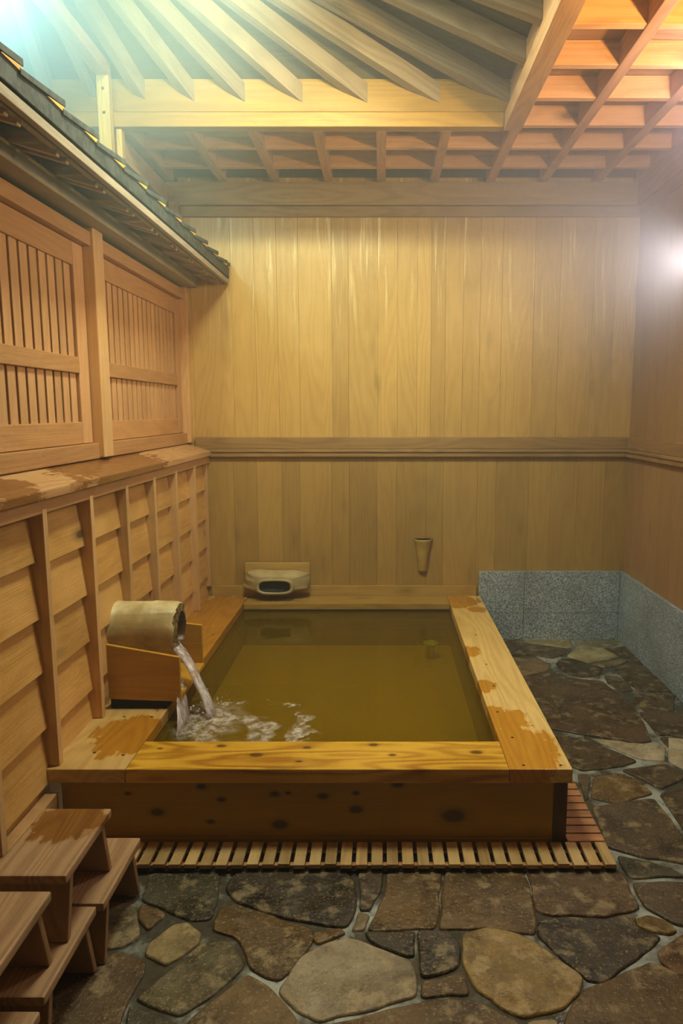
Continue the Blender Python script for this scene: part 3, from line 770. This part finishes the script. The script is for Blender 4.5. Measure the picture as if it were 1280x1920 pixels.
# ================================================================== WATER INLET (left): hollow log pipe, trough, stream
def log_pipe():
    b = MB(); n = 48; cy, cz = 3.265, .640
    prof = [(-1.29, .124), (-1.262, .126), (-1.255, .117), (-1.2, .116), (-1.09, .117), (-1.065, .121), (-1.058, .1185), (-1.0, .118), (-.965, .116), (-.952, .108)]
    R = []
    for k, (x, r) in enumerate(prof):
        rr = []
        for i in range(n):
            t = 2 * math.pi * i / n
            q = 1 + .03 * mnoise.noise(Vector((x * 3, math.cos(t) * 1.5, math.sin(t) * 1.5)))
            jx = .012 * mnoise.noise(Vector((math.cos(t) * 4, math.sin(t) * 4, 5))) if k > 7 else 0
            rr.append((x + jx, cy + r * q * math.cos(t), cz + r * q * math.sin(t)))
        R.append(rr)
    b.rings(R, cap0=True, cap1=False, rnd=.4)
    e0 = R[-1]
    def hole(x, r, dz=-.012): return [(x + .006 * mnoise.noise(Vector((math.cos(2 * math.pi * i / n) * 5, math.sin(2 * math.pi * i / n) * 5, 2))), cy + .005 + r * .92 * math.cos(2 * math.pi * i / n), cz + dz + r * 1.05 * math.sin(2 * math.pi * i / n)) for i in range(n)]
    b.rings([e0, hole(-.948, .088), hole(-.946, .078)], cap0=False, cap1=False, mi=1, smooth=False)
    b.rings([hole(-.946, .078), hole(-.955, .072), hole(-1.2, .068)], cap0=False, cap1=True, mi=2)
    return b.build('water_pipe', [W_pipe, M_cut, M_pipein], loc=(-1.25, 3.265, .64), label='thick hollow bamboo log pipe sticking out of the left wall over a trough', cat='pipe')
log_pipe()
tr = thing('water_trough', (-1.07, 3.25, RZ), 'golden wooden trough with sloping side boards below the bamboo pipe', 'trough')
b = MB()
b.hexa([(-1.215, 3.03, .372), (-1.215, 3.03, .625), (-1.215, 3.048, .372), (-1.215, 3.048, .625), (-.893, 3.03, .360), (-.893, 3.03, .566), (-.893, 3.048, .360), (-.893, 3.048, .566)], .3, .002)
b.build('side_board', W_trough, tr)
b = MB()
b.hexa([(-1.215, 3.455, .372), (-1.215, 3.455, .625), (-1.215, 3.473, .372), (-1.215, 3.473, .625), (-.900, 3.455, .360), (-.900, 3.455, .582), (-.900, 3.473, .360), (-.900, 3.473, .582)], .6, .002)
b.build('side_board', W_trough, tr)
b = MB(); b.box(-1.215, -.892, 3.048, 3.455, .368, .386, .8, .002); b.build('trough_floor', W_trough, tr)
b = MB(); b.box(-1.21, -.965, 3.036, 3.46, RZ + .001, .367, .8, .002); b.build('base_block', M_black, tr)  # black colour stands in for the shade below the raised trough
# stream
def ribbon(b, path, widths, thick, n=14):
    R = []
    for k, (p, w) in enumerate(zip(path, widths)):
        p = Vector(p); rr = []
        for i in range(n):
            t = 2 * math.pi * i / n
            wob = 1 + .25 * mnoise.noise(Vector((k * .7, math.cos(t) * 2, math.sin(t) * 2)))
            rr.append((p.x + thick * wob * math.cos(t), p.y + w / 2 * wob * math.sin(t), p.z + thick * .5 * math.cos(t)))
        R.append(rr)
    b.rings(R)
def arc(x0, z0, x1, z1, y0, y1, n=12):
    return [(x0 + (x1 - x0) * s, y0 + (y1 - y0) * s, z0 + (z1 - z0) * s ** 1.9) for s in [i / (n - 1) for i in range(n)]]
b = MB()
ribbon(b, arc(-1.02, .575, -.775, WZ, 3.26, 3.10), [.10, .10, .10, .095, .09, .088, .085, .082, .08, .085, .095, .12], .014)
ribbon(b, arc(-.93, .40, -.87, WZ, 3.16, 2.97, 8), [.10, .12, .13, .14, .15, .17, .19, .22], .004)
for k in range(26):
    a = random.uniform(0, 6.28); r = random.uniform(.03, .14); z = WZ + random.uniform(.005, .09); s = random.uniform(.0025, .006)
    c = Vector((-.77 + r * math.cos(a) * .8, 3.10 + r * math.sin(a), z))
    b.rings([[(c.x + s * math.sin(p) * math.cos(t), c.y + s * math.sin(p) * math.sin(t), c.z + s * math.cos(p)) for t in [i * math.pi / 3 for i in range(6)]] for p in (.3, 1.0, 1.6, 2.2, 2.85)])
b.build('water_stream', M_stream, loc=(-.85, 3.15, WZ), label='stream of clear water pouring from the bamboo pipe into the tub', cat='water', kind='stuff')

# ================================================================== OVAL OUTLET ON THE BACK WALL
ot = thing('water_outlet', (-.735, YW, .35), 'lumpy pale oval water outlet on a board at the back edge of the tub', 'outlet')
b = MB(); b.box(-.972, -.508, YW - .045, YW - .023, .352, .572, .4, .003); b.build('mounting_board', wood('outlet_board_wood', (206, 176, 108), (176, 142, 76), 'X', .5, .2), ot)
def stad(cx, cz, a, h, y, n=56, lump=0.0, seed=0):
    pts = []
    for i in range(n):
        t = 2 * math.pi * i / n; ct, st = math.cos(t), math.sin(t)
        e = .62
        x = a * (abs(ct) ** e) * (1 if ct >= 0 else -1); z = h * (abs(st) ** e) * (1 if st >= 0 else -1)
        l = 1 + lump * mnoise.noise(Vector((ct * 2.2, st * 2.2, seed + y * 8)))
        pts.append((cx + x * l, y, cz + z * l))
    return pts
b = MB(); yw = YW - .046; c0x, c0z = -.745, .450
b.rings([stad(c0x, c0z, .232, .078, yw, lump=.16), stad(c0x, c0z, .236, .080, yw - .03, lump=.2), stad(c0x, c0z, .222, .076, yw - .065, lump=.22),
         stad(c0x, c0z - .005, .185, .068, yw - .095, lump=.2), stad(c0x + .003, c0z - .012, .142, .058, yw - .11, lump=.08)], cap0=True, cap1=True)
lb_ = b.build('lumpy_body', M_outlet, ot)
b = MB(); rx, rz = -.74, .432
b.rings([stad(rx, rz, .128, .054, yw - .10), stad(rx, rz, .132, .057, yw - .145), stad(rx, rz, .128, .054, yw - .152), stad(rx, rz, .112, .042, yw - .152), stad(rx, rz, .108, .039, yw - .145)], cap0=True, cap1=False)
b.rings([stad(rx, rz, .108, .039, yw - .145), stad(rx, rz, .104, .037, yw - .112)], cap0=False, cap1=True, mi=1)
b.build('oval_spout', [M_outlet, M_hole], lb_)

# bamboo holder on the back wall
b = MB(); cx, cz = .305, .5
def half(x0, r, z, y0, depth, n=16, inner=False):
    return [(x0 + r * math.cos(math.pi * i / n), y0 - depth * math.sin(math.pi * i / n), z) for i in range(n + 1)]
prof = [(.030, .503, .03), (.034, .515, .034), (.042, .60, .044), (.052, .68, .056), (.060, .72, .064), (.068, .742, .072)]
outer = [half(cx, r, z, YW - .001, d) for r, z, d in prof]
inner = [half(cx, r - .006, z + (.006 if k == 0 else 0), YW - .001, d - .006) for k, (r, z, d) in enumerate(prof)]
b.rings(outer + list(reversed(inner)), cap0=True, cap1=True)
b.build('bamboo_holder', M_cup, loc=(cx, YW - .03, .503), label='small tapered half round bamboo holder fixed to the back wall', cat='holder')

# ================================================================== DUCKBOARDS
d1 = thing('duckboard', (0, 2.43, 0), 'slatted wooden duckboard lying along the front of the tub', 'duckboard')
b = MB(); x = .855 - .044; k = 0
random.seed(9)
while x > -1.15:
    if True:
        b.box(x, x + .042, 2.356 + random.uniform(-.004, .004), 2.492, .014, .031, bev=.003)
    x -= .0563
b.build('slats', W_slat, d1)
b = MB(); b.box(-1.15, .853, 2.375, 2.395, .0015, .0135, bev=.001); b.box(-1.15, .853, 2.45, 2.47, .0015, .0135, bev=.001); b.build('runners', W_slatx, d1)
b = MB(); b.box(-1.15, .855, 2.36, 2.49, .0008, .0014, bev=0); b.build('gap_shade_sheet', M_black, d1)  # black sheet added as painted shade in the gaps between slats
d2 = thing('duckboard', (.78, 2.75, 0), 'narrow slatted duckboard running back along the right side of the tub', 'duckboard')
b = MB(); y = 2.498
while y < 3.9:
    b.box(.712, .855, y, y + .046, .014, .031, bev=.003); y += .054
b.build('slats', W_slatx, d2)
b = MB(); b.box(.73, .75, 2.5, 3.9, .0015, .0135, bev=.001); b.box(.82, .84, 2.5, 3.9, .0015, .0135, bev=.001); b.build('runners', W_slatx, d2)

# ================================================================== STOOLS
def make_stool(seatmat, loc, rz, label, L=.33, Wd=.215, hh=.202):
    t = thing('bath_stool', loc, label, 'stool', 'low wooden bath stools stacked at the lower left')
    t.rotation_euler = (0, 0, rz)
    th = .027
    def part(name, b, m):
        o = b.build(name, m, t); return o
    t['_w'] = [0, 0, 0]
    b = MB(); b.box(-Wd / 2, Wd / 2, -L / 2, L / 2, hh - th, hh, .5, .006); part('seat', b, seatmat)
    for s in (-1, 1):
        b = MB(); yt = s * (L / 2 - .055); yb = s * (L / 2 - .012); tk = .022
        w = Wd / 2 - .008
        pts = []
        for x in (-w, w):
            for (ya, yb2) in ((yt - tk / 2, yb - tk / 2), (yt + tk / 2, yb + tk / 2)):
                pts += [(x, yb2, 0.0), (x, ya, hh - th + .0005)]
        b.hexa(pts, .4, .004); part('leg', b, W_stoolz)
    return t
XS = -.93
make_stool(W_stool, (-.928, 2.085, .002), 0, 'low wooden bath stool on the floor nearest the tub, under the stacked one')
make_stool(W_stool, (-.945, 1.745, .002), 0, 'low wooden bath stool on the floor in the middle, carrying both upper stools')
make_stool(W_stool, (-.935, 1.375, .002), 0, 'low wooden bath stool on the floor at the bottom left corner of the photo', L=.33)
make_stool(W_stoolw, (-.957, 1.925, .2045), 0, 'upper wooden bath stool with a dark wet patch on its seat')
make_stool(W_stool, (-.968, 1.535, .2045), 0, 'upper dry wooden bath stool at the left edge of the photo')

# ================================================================== STEAM
def steam(name, loc, rad, dens, label, color, soft=1.0, squash=(1, 1, 1), emis=None):
    N = NT(name + '_haze')
    tc = N.n('TexCoord').outputs['Object']
    d = N.vmath('LENGTH', tc)
    f = N.math('POWER', N.mr(d, 0, 1, 1, 0, True), soft)
    den = N.math('MULTIPLY', f, dens)
    v = N.n('VolumePrincipled', {'Color': color, 'Density': den, 'Anisotropy': .25})
    N.t.links.new(v.outputs[0], N.out.inputs['Volume'])
    b = MB(); bmesh.ops.create_icosphere(b.b, subdivisions=3, radius=1.0)
    o = b.build(name, N.m, loc=(0, 0, 0), label=label, cat='steam', kind='stuff'); o.location = loc
    o.scale = (rad * squash[0], rad * squash[1], rad * squash[2])
    return o
def box_haze(dens, color):
    N = NT('thin_room_haze')
    v = N.n('VolumeScatter', {'Color': color, 'Density': dens, 'Anisotropy': .2})
    N.t.links.new(v.outputs[0], N.out.inputs['Volume'])
    b = MB(); b.box(-1.18, 1.72, .4, 4.97, .45, 3.14, bev=0)
    return b.build('room_steam', N.m, label='thin warm steam hanging through the whole room', cat='steam', kind='stuff')
box_haze(.035, (1.0, .93, .80, 1))
steam('lamp_steam', (-1.42, 2.75, 3.2), 1.5, .85, 'bright pale cyan steam glowing at the upper left above the eave', (.70, .95, .95, 1), 1.6)
steam('corner_steam', (1.7, 4.2, 2.85), 2.2, .42, 'soft lavender steam glowing at the right wall near the ceiling', (.84, .82, 1.0, 1), 1.4, squash=(1, 1, .75))

# ================================================================== LIGHTS
def light(name, typ, loc, power, color, size=.1, rot=None, **kw):
    l = bpy.data.lights.new(name, typ); l.energy = power; l.color = color
    if typ == 'AREA': l.size = size
    elif typ in ('POINT', 'SPOT'): l.shadow_soft_size = size
    for k, v in kw.items(): setattr(l, k, v)
    o = bpy.data.objects.new(name, l); COL.objects.link(o); o.location = loc
    if rot: o.rotation_euler = rot
    return o
def aim(p, q): return (Vector(q) - Vector(p)).to_track_quat('-Z', 'Y').to_euler()
light('shaded_bay_lamp', 'SPOT', (-.95, 2.72, 3.72), 86, (1.0, .93, .44), .07, rot=aim((-.95, 2.72, 3.72), (-.65, 5.03, 2.05)), spot_size=math.radians(92), spot_blend=.55)
light('rafter_fill', 'POINT', (-.95, 2.60, 3.55), 4, (1.0, .90, .62), .06)  # added point fill that brightens the rafters
light('left_glow_lamp', 'POINT', (-1.50, 2.80, 3.24), 46, (.72, 1.0, .97), .1)
light('orange_uplight', 'SPOT', (1.50, 2.10, 2.62), 130, (1.0, .66, .27), .05, rot=aim((1.50, 2.10, 2.62), (.95, 2.75, 3.2)), spot_size=math.radians(135), spot_blend=.6)
light('right_wall_lamp', 'SPOT', (1.62, 3.75, 2.45), 68, (1.0, .95, .84), .12, rot=aim((1.62, 3.75, 2.45), (-1.2, 2.7, 1.1)), spot_size=math.radians(105), spot_blend=.7)
light('corner_bulb', 'POINT', (1.48, 3.25, 2.95), 14, (.88, .84, 1.0), .1)
light('bay_fill', 'AREA', (-.30, 3.00, 3.56), 52, (.97, .98, .74), .45)  # unseen area fill added to light the tub and floor from above
w = bpy.data.worlds.new('room_ambient'); SC.world = w; w.use_nodes = True
w.node_tree.nodes['Background'].inputs[0].default_value = (.96, 1.0, .90, 1)
w.node_tree.nodes['Background'].inputs[1].default_value = .3

# ================================================================== CAMERA
cam = bpy.data.cameras.new('camera'); co = bpy.data.objects.new('camera', cam); COL.objects.link(co)
co.location = (0, 0, H); co.rotation_euler = (math.radians(90) - TH, 0, 0)
cam.sensor_fit = 'VERTICAL'; cam.sensor_height = 36; cam.lens = 36 * F / 1920
cam.shift_x = -(CX - 640) / 1920
cam.clip_start = .05
SC.camera = co
for o in list(bpy.data.objects):
    if '_w' in o: del o['_w']
SC.view_settings.view_transform = 'Standard'
SC.view_settings.look = 'Medium High Contrast'
SC.cycles.use_denoising = True
SC.cycles.max_bounces = 5
SC.cycles.diffuse_bounces = 3
SC.cycles.glossy_bounces = 3
SC.cycles.use_adaptive_sampling = True
SC.cycles.adaptive_threshold = 0.07
SC.cycles.adaptive_min_samples = 12
SC.cycles.transparent_max_bounces = 12
SC.cycles.volume_bounces = 0
SC.cycles.volume_step_rate = 4.0
SC.cycles.volume_max_steps = 64
SC.cycles.sample_clamp_indirect = 4
SC.cycles.caustics_reflective = False; SC.cycles.caustics_refractive = False
